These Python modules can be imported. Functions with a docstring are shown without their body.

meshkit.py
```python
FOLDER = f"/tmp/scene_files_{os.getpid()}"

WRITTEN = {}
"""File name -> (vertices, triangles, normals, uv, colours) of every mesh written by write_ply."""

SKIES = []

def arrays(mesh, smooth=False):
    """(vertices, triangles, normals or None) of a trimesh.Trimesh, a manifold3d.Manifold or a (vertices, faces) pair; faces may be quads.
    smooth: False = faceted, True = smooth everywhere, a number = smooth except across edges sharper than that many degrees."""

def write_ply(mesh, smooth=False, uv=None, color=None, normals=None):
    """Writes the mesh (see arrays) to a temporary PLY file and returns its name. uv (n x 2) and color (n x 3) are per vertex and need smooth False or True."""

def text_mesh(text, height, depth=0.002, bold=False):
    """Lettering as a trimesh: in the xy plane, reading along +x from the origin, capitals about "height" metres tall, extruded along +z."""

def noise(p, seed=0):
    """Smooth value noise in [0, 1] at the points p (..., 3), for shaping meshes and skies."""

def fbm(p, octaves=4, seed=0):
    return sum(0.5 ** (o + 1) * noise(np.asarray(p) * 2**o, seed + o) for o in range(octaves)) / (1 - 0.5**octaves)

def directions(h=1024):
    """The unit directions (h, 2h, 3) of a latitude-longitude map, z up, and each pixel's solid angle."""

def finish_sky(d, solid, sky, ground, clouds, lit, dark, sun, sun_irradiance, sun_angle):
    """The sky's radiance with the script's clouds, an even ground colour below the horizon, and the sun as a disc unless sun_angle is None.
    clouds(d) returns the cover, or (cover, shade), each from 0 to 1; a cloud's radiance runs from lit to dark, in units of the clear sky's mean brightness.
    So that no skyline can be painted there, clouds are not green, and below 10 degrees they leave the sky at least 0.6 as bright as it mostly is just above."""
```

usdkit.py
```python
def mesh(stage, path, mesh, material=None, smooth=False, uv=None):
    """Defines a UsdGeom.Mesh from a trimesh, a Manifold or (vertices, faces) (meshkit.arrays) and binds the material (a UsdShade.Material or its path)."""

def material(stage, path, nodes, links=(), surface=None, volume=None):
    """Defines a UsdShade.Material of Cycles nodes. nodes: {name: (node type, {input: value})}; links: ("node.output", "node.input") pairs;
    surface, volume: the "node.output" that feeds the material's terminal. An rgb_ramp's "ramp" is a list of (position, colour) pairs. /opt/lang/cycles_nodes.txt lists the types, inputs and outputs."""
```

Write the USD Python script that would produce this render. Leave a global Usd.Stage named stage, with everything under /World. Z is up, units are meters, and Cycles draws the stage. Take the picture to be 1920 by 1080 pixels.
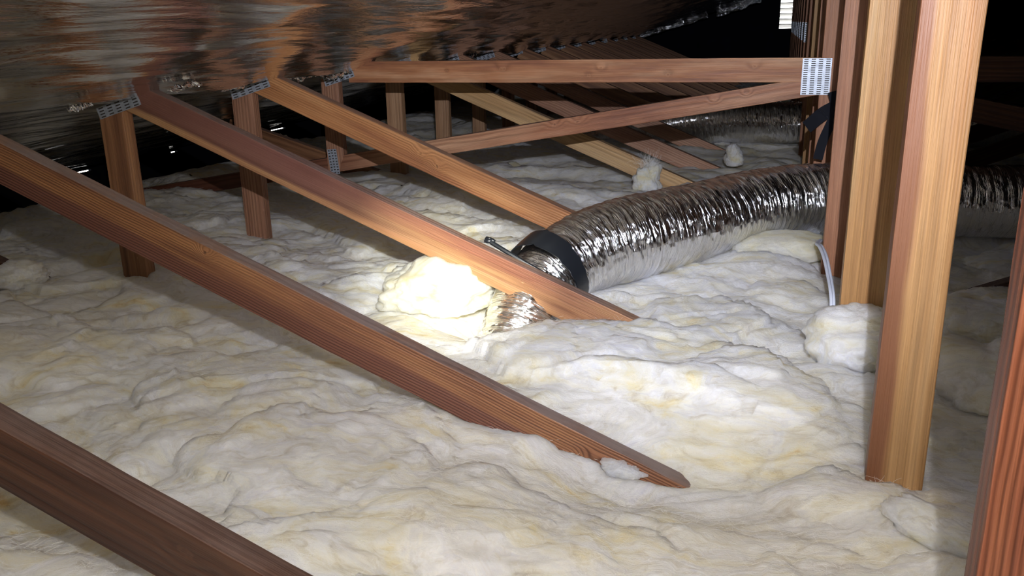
import math, random
import numpy as np, trimesh, shapely
from shapely.geometry import Polygon, box as sbox
import usdkit, meshkit
from meshkit import noise, fbm
from pxr import Usd, UsdGeom, UsdLux, UsdShade, Gf, Sdf, Vt

random.seed(5)
stage = Usd.Stage.CreateInMemory()
UsdGeom.SetStageUpAxis(stage, UsdGeom.Tokens.z)
UsdGeom.SetStageMetersPerUnit(stage, 1.0)
world = UsdGeom.Xform.Define(stage, '/World')
stage.SetDefaultPrim(world.GetPrim())

# ---------------------------------------------------------------- camera (hand-held phone in the hatch; the origin is the lens)
RIGHT = np.array([0.959, 0.283, -0.019]); FWD = np.array([-0.2760, 0.9150, -0.2930])
FWD /= np.linalg.norm(FWD); RIGHT -= FWD * (RIGHT @ FWD); RIGHT /= np.linalg.norm(RIGHT); UP = np.cross(RIGHT, FWD)
cam = UsdGeom.Camera.Define(stage, '/World/camera')
m = np.eye(4); m[0, :3] = RIGHT; m[1, :3] = UP; m[2, :3] = -FWD
cam.AddTransformOp().Set(Gf.Matrix4d(*m.ravel().tolist()))
cam.CreateHorizontalApertureAttr(36.0); cam.CreateVerticalApertureAttr(20.25)
cam.CreateFocalLengthAttr(36.0 * 1604 / 1920)
cam.CreateClippingRangeAttr(Gf.Vec2f(0.02, 100))
cam.CreateExposureAttr(0.28)

# ---------------------------------------------------------------- daylight outside (reaches the attic only through the gable louvre and the eave slits)
sky = UsdLux.DomeLight.Define(stage, '/World/daylight')
sky.CreateIntensityAttr(0.9); sky.CreateColorAttr(Gf.Vec3f(1.0, 0.98, 0.95))

# ---------------------------------------------------------------- the inspector's head torch, just above the phone: a hot core in a wide cool flood
LAMP = np.array([0.069, -0.06, 0.241])
def torch(name, aim, power, cone, soft, color, radius=0.006):
    l = UsdLux.SphereLight.Define(stage, '/World/' + name)
    d = np.array(aim, float) - LAMP; d /= np.linalg.norm(d)
    r = np.cross(d, [0, 0, 1.0]); r /= np.linalg.norm(r); u = np.cross(r, d)
    k = np.eye(4); k[0, :3] = r; k[1, :3] = u; k[2, :3] = -d; k[3, :3] = LAMP
    l.AddTransformOp().Set(Gf.Matrix4d(*k.ravel().tolist()))
    l.CreateRadiusAttr(radius); l.CreateIntensityAttr(power); l.CreateNormalizeAttr(True); l.CreateColorAttr(Gf.Vec3f(*color))
    s = UsdLux.ShapingAPI.Apply(l.GetPrim()); s.CreateShapingConeAngleAttr(cone); s.CreateShapingConeSoftnessAttr(soft)
torch('head_torch_spill', (-0.60, 2.1, -0.60), 15.0, 75, 1.0, (1.0, 0.955, 0.90))
torch('head_torch_beam', (-0.55, 3.2, -0.26), 56.0, 31, 1.0, (0.83, 0.87, 1.0))
torch('head_torch_core', (-0.74, 1.95, -0.58), 120.0, 7.5, 1.0, (1.0, 0.99, 0.82))

# ---------------------------------------------------------------- helpers
used = {}
def numbered(parent, name):
    k = (parent, name); n = used.get(k, 0); used[k] = n + 1
    return name if n == 0 else f'{name}_{n:03d}'
def path_in(parent, name):
    base = str(parent.GetPath()) if parent is not None else '/World'
    return base + '/' + numbered(base, name)
def tag(p, label=None, cat=None, group=None, kind=None):
    for k, v in (('label', label), ('category', cat), ('group', group), ('kind', kind)):
        if v: p.SetCustomDataByKey(k, v)
    return p
def thing(name, label, cat, loc=(0, 0, 0), group=None):
    x = UsdGeom.Xform.Define(stage, path_in(None, name)); x.AddTranslateOp().Set(Gf.Vec3d(*map(float, loc)))
    return tag(x.GetPrim(), label, cat, group)
def obj(name, mesh, mat, parent=None, smooth=35, matrix=None, uv=None, **kw):
    g = usdkit.mesh(stage, path_in(parent, name), mesh, mat, smooth, uv)
    if matrix is not None: g.AddTransformOp().Set(Gf.Matrix4d(*np.asarray(matrix, float).ravel().tolist()))
    return tag(g.GetPrim(), **kw)
def struct(name, mesh, mat, parent=None, **kw):
    return obj(name, mesh, mat, parent, kind='structure' if parent is None else None, **kw)
def copy_of(root, loc, label, group=None):
    was = root.GetCustomData()
    r = thing(root.GetName().rsplit('_0', 1)[0], label, was['category'], loc, group)
    r.GetReferences().AddInternalReference(root.GetPath()); r.SetInstanceable(True)
    return r
def bx(x0, x1, y0, y1, z0, z1):
    b = trimesh.creation.box([x1 - x0, y1 - y0, z1 - z0]); b.apply_translation([(x0 + x1) / 2, (y0 + y1) / 2, (z0 + z1) / 2]); return b
def catmull(pts, n):
    p = np.asarray(pts, float); p = np.vstack([2 * p[0] - p[1], p, 2 * p[-1] - p[-2]]); out = []
    for i in range(1, len(p) - 2):
        t = np.linspace(0, 1, n, endpoint=False)[:, None]
        a, b, c, d = p[i - 1], p[i], p[i + 1], p[i + 2]
        out.append(0.5 * (2 * b + (c - a) * t + (2 * a - 5 * b + 4 * c - d) * t**2 + (3 * b - a - 3 * c + d) * t**3))
    return np.vstack(out + [p[-2][None]])
def grid_faces(nr, nc, wrap=False):
    r, c = np.meshgrid(np.arange(nr - 1), np.arange(nc if wrap else nc - 1), indexing='ij')
    a = r * nc + c; b = r * nc + (c + 1) % nc
    return np.stack([a, b, b + nc, a + nc], -1).reshape(-1, 4)
def tube_frames(P):
    T = np.gradient(P, axis=0); T /= np.linalg.norm(T, axis=1, keepdims=True)
    N = np.cross(T, [0, 0, 1.0]); N /= np.linalg.norm(N, axis=1, keepdims=True); B = np.cross(N, T)
    return T, N, B
def tube(pts, r, sides=10, n=8):
    P = catmull(pts, n); T, N, B = tube_frames(P)
    th = np.linspace(0, 2 * np.pi, sides, endpoint=False)
    V = P[:, None] + r * (np.cos(th)[None, :, None] * N[:, None] + np.sin(th)[None, :, None] * B[:, None])
    v = V.reshape(-1, 3); f = grid_faces(len(P), sides, True)
    f = np.vstack([f[:, [0, 1, 2]], f[:, [0, 2, 3]]])
    c0, c1 = len(v), len(v) + 1; v = np.vstack([v, P[0], P[-1]]); e = (len(P) - 1) * sides; i = np.arange(sides); j = (i + 1) % sides
    f = np.vstack([f, np.stack([j, i, np.full(sides, c0)], 1), np.stack([e + i, e + j, np.full(sides, c1)], 1)])
    mm = trimesh.Trimesh(v, f, process=False); trimesh.repair.fix_normals(mm); return mm
def band(pts, w, t, wdir, n=6):
    """a flat strap: path pts, width w along wdir, thickness t"""
    P = catmull(pts, n); T = np.gradient(P, axis=0); T /= np.linalg.norm(T, axis=1, keepdims=True)
    W = np.asarray(wdir, float); W = W - T * (T @ W)[:, None]; W /= np.linalg.norm(W, axis=1, keepdims=True); N = np.cross(T, W)
    ring = [P - W * w / 2 - N * t / 2, P + W * w / 2 - N * t / 2, P + W * w / 2 + N * t / 2, P - W * w / 2 + N * t / 2]
    v = np.stack(ring, 1).reshape(-1, 3); f = grid_faces(len(P), 4, True); e = (len(P) - 1) * 4
    f = np.vstack([f, [[3, 2, 1, 0], [e, e + 1, e + 2, e + 3]]]); f = np.vstack([f[:, [0, 1, 2]], f[:, [0, 2, 3]]])
    mm = trimesh.Trimesh(v, f, process=False); trimesh.repair.fix_normals(mm); return mm

# ---------------------------------------------------------------- materials
L = '/World/Looks/'
UsdGeom.Scope.Define(stage, '/World/Looks')
def wood(name, dark, mid, light, ring=60.0, pith=(0, 0.05, -0.03), patch=1.0, knots=(), contrast=0.55, seed=0.0, dust=0.5, streak=9.0, rough=0.5, dustcol=(0.20, 0.145, 0.13), side=None):
    """sawn softwood: growth rings around a pith, heartwood patches along the length, knots at given local points, dust on upward faces"""
    N = {'tc': ('texture_coordinate', {}),
         'warp': ('noise_texture', {'scale': 3.0, 'detail': 3.0}), 'wsub': ('vector_math', {'math_type': 'subtract', 'vector2': (0.5, 0.5, 0.5)}),
         'wscl': ('vector_math', {'math_type': 'multiply', 'vector2': (0.0, 0.018, 0.018)}), 'wadd': ('vector_math', {'math_type': 'add'}),
         'map': ('mapping', {'mapping_type': 'point', 'location': pith, 'rotation': (0, 0.012, 0.02), 'scale': (0.03, 1, 1)}),
         'rings': ('wave_texture', {'wave_type': 'rings', 'rings_direction': 'x', 'profile': 'sine', 'scale': ring, 'distortion': 1.6, 'detail': 3.0, 'detail_scale': 2.0}),
         'pm': ('mapping', {'location': (seed, seed * 1.7, -seed), 'scale': (1.6 * patch, streak * 1.6, streak * 1.6)}),
         'pn': ('noise_texture', {'scale': 1.0, 'detail': 4.0, 'roughness': 0.6, 'distortion': 0.4}),
         'pr': ('rgb_ramp', {'ramp': [(0.32, dark), (0.5, mid), (0.68, light)]}),
         'rr': ('rgb_ramp', {'ramp': [(0.0, (1, 1, 1)), (0.55, (0.9, 0.88, 0.86)), (1.0, (1 - contrast, 1 - contrast * 1.1, 1 - contrast * 1.15))]}),
         'rm': ('mapping', {'location': (seed * 3, 1, seed), 'scale': (1.3, 14, 14)}), 'rn': ('noise_texture', {'scale': 1.0, 'detail': 2.0}), 'rf': ('map_range', {'range_type': 'smoothstep', 'from_min': 0.34, 'from_max': 0.64, 'to_min': 0.25, 'to_max': 1.0}),
         'mul': ('mix_color', {'blend_type': 'multiply', 'fac': 1.0}),
         'fm': ('mapping', {'location': (seed, 0, 0), 'scale': (5, 420, 420)}), 'fn': ('noise_texture', {'scale': 1.0, 'detail': 2.0}),
         'fr': ('rgb_ramp', {'ramp': [(0.3, (0.78, 0.78, 0.78)), (0.7, (1.15, 1.15, 1.15))]}),
         'mul2': ('mix_color', {'blend_type': 'multiply', 'fac': 1.0}),
         'sm': ('mapping', {'location': (-seed, 3, 1), 'scale': (22, 90, 90)}), 'sn': ('noise_texture', {'scale': 1.0, 'detail': 3.0, 'roughness': 0.7}),
         'sr': ('rgb_ramp', {'ramp': [(0.70, (0, 0, 0)), (0.78, (1, 1, 1))]}), 'smix': ('mix_color', {'fac': 0.0, 'b': tuple(min(1, 1.6 * c + 0.06) for c in light)}),
         'sfac': ('math', {'math_type': 'multiply', 'value2': 0.45}),
         'geo': ('geometry', {}), 'sep': ('separate_xyz', {}), 'dn': ('noise_texture', {'scale': 14.0, 'detail': 4.0, 'roughness': 0.65}),
         'dz': ('map_range', {'range_type': 'smoothstep', 'from_min': 0.55, 'from_max': 0.9, 'to_min': 0.0, 'to_max': dust}),
         'dm': ('map_range', {'from_min': 0.25, 'from_max': 0.6, 'to_min': 0.35, 'to_max': 1.25}), 'df': ('math', {'math_type': 'multiply', 'use_clamp': True}),
         'dmix': ('mix_color', {'b': dustcol}),
         'hb': ('math', {'math_type': 'multiply_add', 'value2': -0.5}), 'bump': ('bump', {'strength': 0.45, 'distance': 0.0025}),
         'p': ('principled_bsdf', {'roughness': rough, 'specular_ior_level': 0.35})}
    K = [('tc.object', 'warp.vector'), ('warp.color', 'wsub.vector1'), ('wsub.vector', 'wscl.vector1'), ('tc.object', 'wadd.vector1'), ('wscl.vector', 'wadd.vector2'),
         ('rings.fac', 'rr.fac'), ('tc.object', 'pm.vector'), ('pm.vector', 'pn.vector'), ('pn.fac', 'pr.fac'), ('pr.color', 'mul.a'), ('rr.color', 'mul.b'), ('tc.object', 'rm.vector'), ('rm.vector', 'rn.vector'), ('rn.fac', 'rf.value'), ('rf.result', 'mul.fac'),
         ('tc.object', 'fm.vector'), ('fm.vector', 'fn.vector'), ('fn.fac', 'fr.fac'), ('mul.result', 'mul2.a'), ('fr.color', 'mul2.b'),
         ('tc.object', 'sm.vector'), ('sm.vector', 'sn.vector'), ('sn.fac', 'sr.fac'), ('sr.color', 'sfac.value1'), ('sfac.value', 'smix.fac'), ('mul2.result', 'smix.a'),
         ('geo.normal', 'sep.vector'), ('sep.z', 'dz.value'), ('tc.object', 'dn.vector'), ('dn.fac', 'dm.value'), ('dz.result', 'df.value1'), ('dm.result', 'df.value2'), ('df.value', 'dmix.fac'),
         ('rings.fac', 'hb.value1'), ('fn.fac', 'hb.value3'), ('hb.value', 'bump.height'), ('bump.normal', 'p.normal')]
    last, col = 'wadd.vector', 'smix.result'
    for i, (kx, ky, kz, kr) in enumerate(knots):
        N[f'ks{i}'] = ('mapping', {'scale': (0.75, 1, 1)}); N[f'kd{i}'] = ('vector_math', {'math_type': 'distance', 'vector2': (kx * 0.75, ky, kz)})
        N[f'kf{i}'] = ('map_range', {'range_type': 'smoothstep', 'from_min': 0.0, 'from_max': kr * 3.2, 'to_min': 1.0, 'to_max': 0.0})
        N[f'ko{i}'] = ('vector_math', {'math_type': 'scale', 'vector1': (0, 0.004, 0.020)}); N[f'ka{i}'] = ('vector_math', {'math_type': 'add'})
        K += [('tc.object', f'ks{i}.vector'), (f'ks{i}.vector', f'kd{i}.vector1'), (f'kd{i}.value', f'kf{i}.value'), (f'kf{i}.result', f'ko{i}.scale'), (last, f'ka{i}.vector1'), (f'ko{i}.vector', f'ka{i}.vector2')]
        last = f'ka{i}.vector'
        N[f'kn{i}'] = ('noise_texture', {'scale': 70.0, 'detail': 2.0}); N[f'kw{i}'] = ('math', {'math_type': 'multiply_add', 'value2': kr * 2.2})
        N[f'kc{i}'] = ('map_range', {'range_type': 'smoothstep', 'from_min': kr * 1.15, 'from_max': kr * 1.9, 'to_min': 0.85, 'to_max': 0.0})
        lk = tuple(min(1, c * 1.12 + 0.01) for c in light); dk = tuple(c * 0.40 for c in mid)
        N[f'kr{i}'] = ('map_range', {'from_min': kr * 0.6, 'from_max': kr * 2.0, 'to_min': 0.0, 'to_max': 1.0})
        N[f'kq{i}'] = ('rgb_ramp', {'ramp': [(0.0, dk), (0.35, dk), (0.6, mid), (0.8, lk), (1.0, light)]})
        N[f'km{i}'] = ('mix_color', {})
        K += [('tc.object', f'kn{i}.vector'), (f'kn{i}.fac', f'kw{i}.value1'), (f'kd{i}.value', f'kw{i}.value3'), (f'kw{i}.value', f'kc{i}.value'), (f'kw{i}.value', f'kr{i}.value'), (f'kr{i}.result', f'kq{i}.fac'),
              (f'kc{i}.result', f'km{i}.fac'), (col, f'km{i}.a'), (f'kq{i}.color', f'km{i}.b')]
        col = f'km{i}.result'
    if side:   # a heartwood band along one edge, or shade painted into the end of the brace: (colour, z where it starts, +1 above / -1 below, x where it fades out or None)
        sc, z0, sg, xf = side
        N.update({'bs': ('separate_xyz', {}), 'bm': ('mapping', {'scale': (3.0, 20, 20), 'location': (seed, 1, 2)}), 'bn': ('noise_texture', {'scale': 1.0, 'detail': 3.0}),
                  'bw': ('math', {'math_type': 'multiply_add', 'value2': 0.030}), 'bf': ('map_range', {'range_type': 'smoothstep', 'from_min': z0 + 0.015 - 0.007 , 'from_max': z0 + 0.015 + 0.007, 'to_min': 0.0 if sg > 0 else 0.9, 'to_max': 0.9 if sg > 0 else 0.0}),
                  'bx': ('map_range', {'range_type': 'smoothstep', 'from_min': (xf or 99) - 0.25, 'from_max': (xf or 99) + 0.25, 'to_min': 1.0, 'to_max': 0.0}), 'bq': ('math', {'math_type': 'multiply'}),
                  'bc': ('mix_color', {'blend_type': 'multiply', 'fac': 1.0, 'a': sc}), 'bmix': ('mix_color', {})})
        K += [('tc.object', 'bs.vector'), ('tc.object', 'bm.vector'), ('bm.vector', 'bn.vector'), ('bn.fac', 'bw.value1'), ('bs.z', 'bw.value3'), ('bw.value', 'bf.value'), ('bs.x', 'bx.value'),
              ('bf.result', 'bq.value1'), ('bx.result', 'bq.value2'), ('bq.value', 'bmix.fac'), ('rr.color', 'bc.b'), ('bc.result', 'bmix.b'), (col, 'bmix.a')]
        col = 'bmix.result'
    K += [(last, 'map.vector'), ('map.vector', 'rings.vector'), (col, 'dmix.a'), ('dmix.result', 'p.base_color')]
    return usdkit.material(stage, L + name, N, K, surface='p.BSDF')

W = {}
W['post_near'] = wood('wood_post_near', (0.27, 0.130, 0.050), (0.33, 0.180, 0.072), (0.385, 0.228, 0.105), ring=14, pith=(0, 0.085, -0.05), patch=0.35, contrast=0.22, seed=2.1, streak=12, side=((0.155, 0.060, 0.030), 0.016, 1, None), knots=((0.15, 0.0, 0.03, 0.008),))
W['post_b'] = wood('wood_post_amber', (0.30, 0.145, 0.052), (0.38, 0.205, 0.078), (0.46, 0.285, 0.125), ring=24, pith=(0, 0.06, 0.05), patch=0.5, contrast=0.20, seed=7.7, streak=10)
W['post_c'] = wood('wood_post_brown', (0.24, 0.10, 0.05), (0.33, 0.15, 0.08), (0.40, 0.20, 0.11), ring=32, pith=(0, 0.07, 0.03), patch=0.5, contrast=0.22, seed=4.2)
W['post_red'] = wood('wood_post_red', (0.13, 0.040, 0.022), (0.20, 0.062, 0.030), (0.28, 0.10, 0.045), ring=50, pith=(0, 0.03, 0.06), patch=0.8, contrast=0.5, seed=9.1)
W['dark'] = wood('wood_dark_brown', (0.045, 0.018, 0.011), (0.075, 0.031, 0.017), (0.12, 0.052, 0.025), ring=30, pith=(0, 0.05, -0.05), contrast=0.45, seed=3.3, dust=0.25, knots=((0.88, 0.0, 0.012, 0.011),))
W['ridged'] = wood('wood_ridged_red', (0.13, 0.050, 0.030), (0.21, 0.090, 0.044), (0.36, 0.170, 0.070), ring=62, pith=(0, 0.02, 0.09), contrast=0.62, seed=1.4, dust=0.85, side=((0.15, 0.060, 0.042), -0.002, -1, None), patch=0.7, knots=((1.011, 0.0, 0.028, 0.007), (1.801, 0.0, -0.005, 0.011)))
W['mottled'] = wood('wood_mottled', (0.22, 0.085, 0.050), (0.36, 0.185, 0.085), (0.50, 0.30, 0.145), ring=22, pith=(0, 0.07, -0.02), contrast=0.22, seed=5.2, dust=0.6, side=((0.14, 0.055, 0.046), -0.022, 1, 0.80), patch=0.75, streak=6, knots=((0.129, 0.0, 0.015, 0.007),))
W['orange'] = wood('wood_orange', (0.27, 0.105, 0.045), (0.42, 0.185, 0.072), (0.56, 0.29, 0.125), ring=46, pith=(0, 0.03, -0.07), contrast=0.4, seed=8.8, dust=0.55, patch=0.8, knots=((0.604, 0.0, 0.011, 0.012), (0.668, 0.0, -0.006, 0.010)))
W['tie'] = wood('wood_tie', (0.22, 0.080, 0.045), (0.38, 0.165, 0.075), (0.50, 0.28, 0.155), ring=26, pith=(0, 0.06, 0.0), contrast=0.3, seed=6.4, dust=0.5, patch=1.3, streak=10,
                 knots=((0.623, 0.0, 0.009, 0.012), (0.943, 0.0, -0.016, 0.008), (0.989, 0.0, 0.011, 0.008), (1.226, 0.0, -0.012, 0.009), (0.406, 0.0, 0.003, 0.005), (1.513, 0.0, 0.013, 0.010)))
W['brace'] = wood('wood_brace', (0.21, 0.080, 0.048), (0.36, 0.155, 0.080), (0.48, 0.275, 0.165), ring=28, pith=(0, 0.05, 0.03), contrast=0.35, seed=11.0, side=((0.11, 0.038, 0.024), -0.2, 1, 1.15), dust=0.5, patch=0.7, streak=7,  # side colour paints in the shade of the nearer diagonals over its left end
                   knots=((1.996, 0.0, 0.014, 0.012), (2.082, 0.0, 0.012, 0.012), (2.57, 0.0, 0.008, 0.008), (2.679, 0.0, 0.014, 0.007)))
W['blond'] = wood('wood_blond', (0.40, 0.23, 0.10), (0.50, 0.31, 0.14), (0.58, 0.39, 0.20), ring=30, pith=(0, 0.045, 0.03), contrast=0.35, seed=12.5, dust=0.4, patch=0.6)
W['tan'] = wood('wood_tan', (0.30, 0.16, 0.085), (0.38, 0.215, 0.115), (0.46, 0.28, 0.16), ring=36, pith=(0, 0.05, -0.02), contrast=0.35, seed=14.0, dust=0.4)
W['pinkish'] = wood('wood_pinkish', (0.27, 0.13, 0.08), (0.35, 0.18, 0.11), (0.44, 0.25, 0.16), ring=34, pith=(0, 0.03, 0.05), contrast=0.35, seed=15.5, dust=0.4)
W['strut'] = wood('wood_strut', (0.19, 0.085, 0.045), (0.32, 0.155, 0.075), (0.42, 0.22, 0.11), ring=30, pith=(0, 0.06, 0.01), contrast=0.4, seed=17.2, patch=0.6, streak=12)

def insul(name, tint=(1, 1, 1), dirt=0.7):
    N = {'geo': ('geometry', {}),
         'wn': ('noise_texture', {'scale': 2.2, 'detail': 3.0}), 'ws': ('vector_math', {'math_type': 'scale', 'scale': 0.35}), 'wa': ('vector_math', {'math_type': 'add'}),
         'm1': ('mapping', {'scale': (6.0, 11.0, 11.0)}), 'n1': ('noise_texture', {'scale': 1.0, 'detail': 5.0, 'roughness': 0.6, 'distortion': 0.8}),
         'r1': ('rgb_ramp', {'ramp': [(0.25, (0.78, 0.60, 0.32)), (0.34, (0.84, 0.77, 0.56)), (0.42, (0.84, 0.81, 0.71)), (0.49, (0.87, 0.86, 0.82)), (0.55, (0.79, 0.785, 0.79)), (0.62, (0.91, 0.91, 0.93)), (0.70, (0.80, 0.80, 0.87))]}),
         'm2': ('mapping', {'location': (3, 1, 0), 'scale': (14.0, 26.0, 26.0)}), 'n2': ('noise_texture', {'scale': 1.0, 'detail': 5.0, 'roughness': 0.65, 'distortion': 1.2}),
         'r2': ('rgb_ramp', {'ramp': [(0.26, (0.60, 0.52, 0.40)), (0.40, (0.88, 0.85, 0.78)), (0.50, (1, 1, 1)), (0.7, (1.03, 1.03, 1.03))]}),
         'mu': ('mix_color', {'blend_type': 'multiply', 'fac': dirt, 'use_clamp_result': False}),
         'm3': ('mapping', {'scale': (1, 1, 1)}), 'n3': ('noise_texture', {'scale': 1.1, 'detail': 3.0}),
         'r3': ('rgb_ramp', {'ramp': [(0.35, (0.90, 0.86, 0.78)), (0.6, (1, 1, 1))]}), 'mu2': ('mix_color', {'blend_type': 'multiply', 'fac': 0.8}),
         'mu3': ('mix_color', {'blend_type': 'multiply', 'fac': 1.0, 'b': tint}),
         'mb': ('mapping', {'rotation': (0, 0, 0.35), 'scale': (45, 110, 90)}), 'nb': ('noise_texture', {'scale': 1.0, 'detail': 5.0, 'roughness': 0.7, 'distortion': 1.5}),
         'nc': ('noise_texture', {'scale': 420.0, 'detail': 2.0}), 'hb': ('math', {'math_type': 'multiply_add', 'value2': 0.25}),
         'b': ('bump', {'strength': 0.75, 'distance': 0.007}),
         'p': ('principled_bsdf', {'roughness': 0.95, 'specular_ior_level': 0.08, 'subsurface_method': 'random_walk', 'subsurface_weight': 0.85, 'subsurface_radius': (1.0, 0.92, 0.75), 'subsurface_scale': 0.009})}
    K = [('geo.position', 'wn.vector'), ('wn.color', 'ws.vector1'), ('geo.position', 'wa.vector1'), ('ws.vector', 'wa.vector2'),
         ('wa.vector', 'm1.vector'), ('m1.vector', 'n1.vector'), ('n1.fac', 'r1.fac'), ('wa.vector', 'm2.vector'), ('m2.vector', 'n2.vector'), ('n2.fac', 'r2.fac'),
         ('r1.color', 'mu.a'), ('r2.color', 'mu.b'), ('geo.position', 'n3.vector'), ('n3.fac', 'r3.fac'), ('mu.result', 'mu2.a'), ('r3.color', 'mu2.b'), ('mu2.result', 'mu3.a'),
         ('mu3.result', 'p.base_color'), ('wa.vector', 'mb.vector'), ('mb.vector', 'nb.vector'), ('geo.position', 'nc.vector'), ('nc.fac', 'hb.value1'), ('nb.fac', 'hb.value3'), ('hb.value', 'b.height'), ('b.normal', 'p.normal')]
    return usdkit.material(stage, L + name, N, K, surface='p.BSDF')
INS = insul('fibreglass')
INS_Y = insul('fibreglass_yellow', (1.0, 0.97, 0.84), 0.3)
FIB = usdkit.material(stage, L + 'fibre', {'p': ('principled_bsdf', {'base_color': (0.85, 0.83, 0.80), 'roughness': 0.8, 'specular_ior_level': 0.2})}, [], 'p.BSDF')

FOIL = usdkit.material(stage, L + 'foil_sheet', {
    'geo': ('geometry', {}), 'm': ('mapping', {'rotation': (0, 0, 0.06), 'scale': (26, 4.0, 26)}), 'n': ('noise_texture', {'scale': 1.0, 'detail': 4.0, 'roughness': 0.55, 'distortion': 0.6}),
    'm2': ('mapping', {'rotation': (0, 0, -0.10), 'scale': (70, 9.0, 70)}), 'n2': ('noise_texture', {'scale': 1.0, 'detail': 3.0, 'distortion': 0.8}), 'h': ('math', {'math_type': 'multiply_add', 'value2': 0.22}),
    'b': ('bump', {'strength': 0.5, 'distance': 0.008}),
    'p': ('principled_bsdf', {'base_color': (0.93, 0.91, 0.88), 'metallic': 1.0, 'roughness': 0.12})},
    [('geo.position', 'm.vector'), ('m.vector', 'n.vector'), ('geo.position', 'm2.vector'), ('m2.vector', 'n2.vector'), ('n2.fac', 'h.value1'), ('n.fac', 'h.value3'), ('h.value', 'b.height'), ('b.normal', 'p.normal')], 'p.BSDF')
CRUMPLE = usdkit.material(stage, L + 'crumpled_foil', {
    'geo': ('geometry', {}), 'v': ('voronoi_texture', {'feature': 'f1', 'scale': 60.0}), 'b': ('bump', {'strength': 0.5, 'distance': 0.006}),
    'p': ('principled_bsdf', {'base_color': (0.85, 0.85, 0.87), 'metallic': 1.0, 'roughness': 0.18})},
    [('geo.position', 'v.vector'), ('v.distance', 'b.height'), ('b.normal', 'p.normal')], 'p.BSDF')
DUCTM = usdkit.material(stage, L + 'duct_foil', {
    'tc': ('texture_coordinate', {}), 'm': ('mapping', {'scale': (110, 9, 1)}), 'n': ('noise_texture', {'scale': 1.0, 'detail': 4.0, 'roughness': 0.6, 'distortion': 1.0}),
    'm2': ('mapping', {'scale': (55, 26, 1)}), 'v': ('voronoi_texture', {'feature': 'f1', 'scale': 1.0}), 'h': ('math', {'math_type': 'multiply_add', 'value2': 0.5}),
    'b': ('bump', {'strength': 0.8, 'distance': 0.008}),
    'p': ('principled_bsdf', {'base_color': (0.86, 0.86, 0.88), 'metallic': 1.0, 'roughness': 0.17})},
    [('tc.UV', 'm.vector'), ('m.vector', 'n.vector'), ('tc.UV', 'm2.vector'), ('m2.vector', 'v.vector'), ('v.distance', 'h.value1'), ('n.fac', 'h.value3'), ('h.value', 'b.height'), ('b.normal', 'p.normal')], 'p.BSDF')
def simple(name, color, rough=0.6, metal=0.0, spec=0.4, nscale=0, nstr=0.2):
    N = {'p': ('principled_bsdf', {'base_color': color, 'roughness': rough, 'metallic': metal, 'specular_ior_level': spec})}; K = []
    if nscale:
        N.update({'geo': ('geometry', {}), 'n': ('noise_texture', {'scale': nscale, 'detail': 4.0}), 'r': ('rgb_ramp', {'ramp': [(0.3, tuple(c * (1 - nstr) for c in color)), (0.7, tuple(min(1, c * (1 + nstr)) for c in color))]})})
        K = [('geo.position', 'n.vector'), ('n.fac', 'r.fac'), ('r.color', 'p.base_color')]
    return usdkit.material(stage, L + name, N, K, 'p.BSDF')
PLATE = simple('galvanised_steel', (0.40, 0.44, 0.51), 0.45, 0.45, 0.5, 60, 0.18)
SLOT = simple('slot_shadow_steel', (0.05, 0.045, 0.045), 0.7)
BLACK = simple('black_tape', (0.012, 0.014, 0.018), 0.30, 0, 0.5)
STRAP = simple('black_webbing', (0.006, 0.007, 0.012), 0.8, 0, 0.2)
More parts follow.
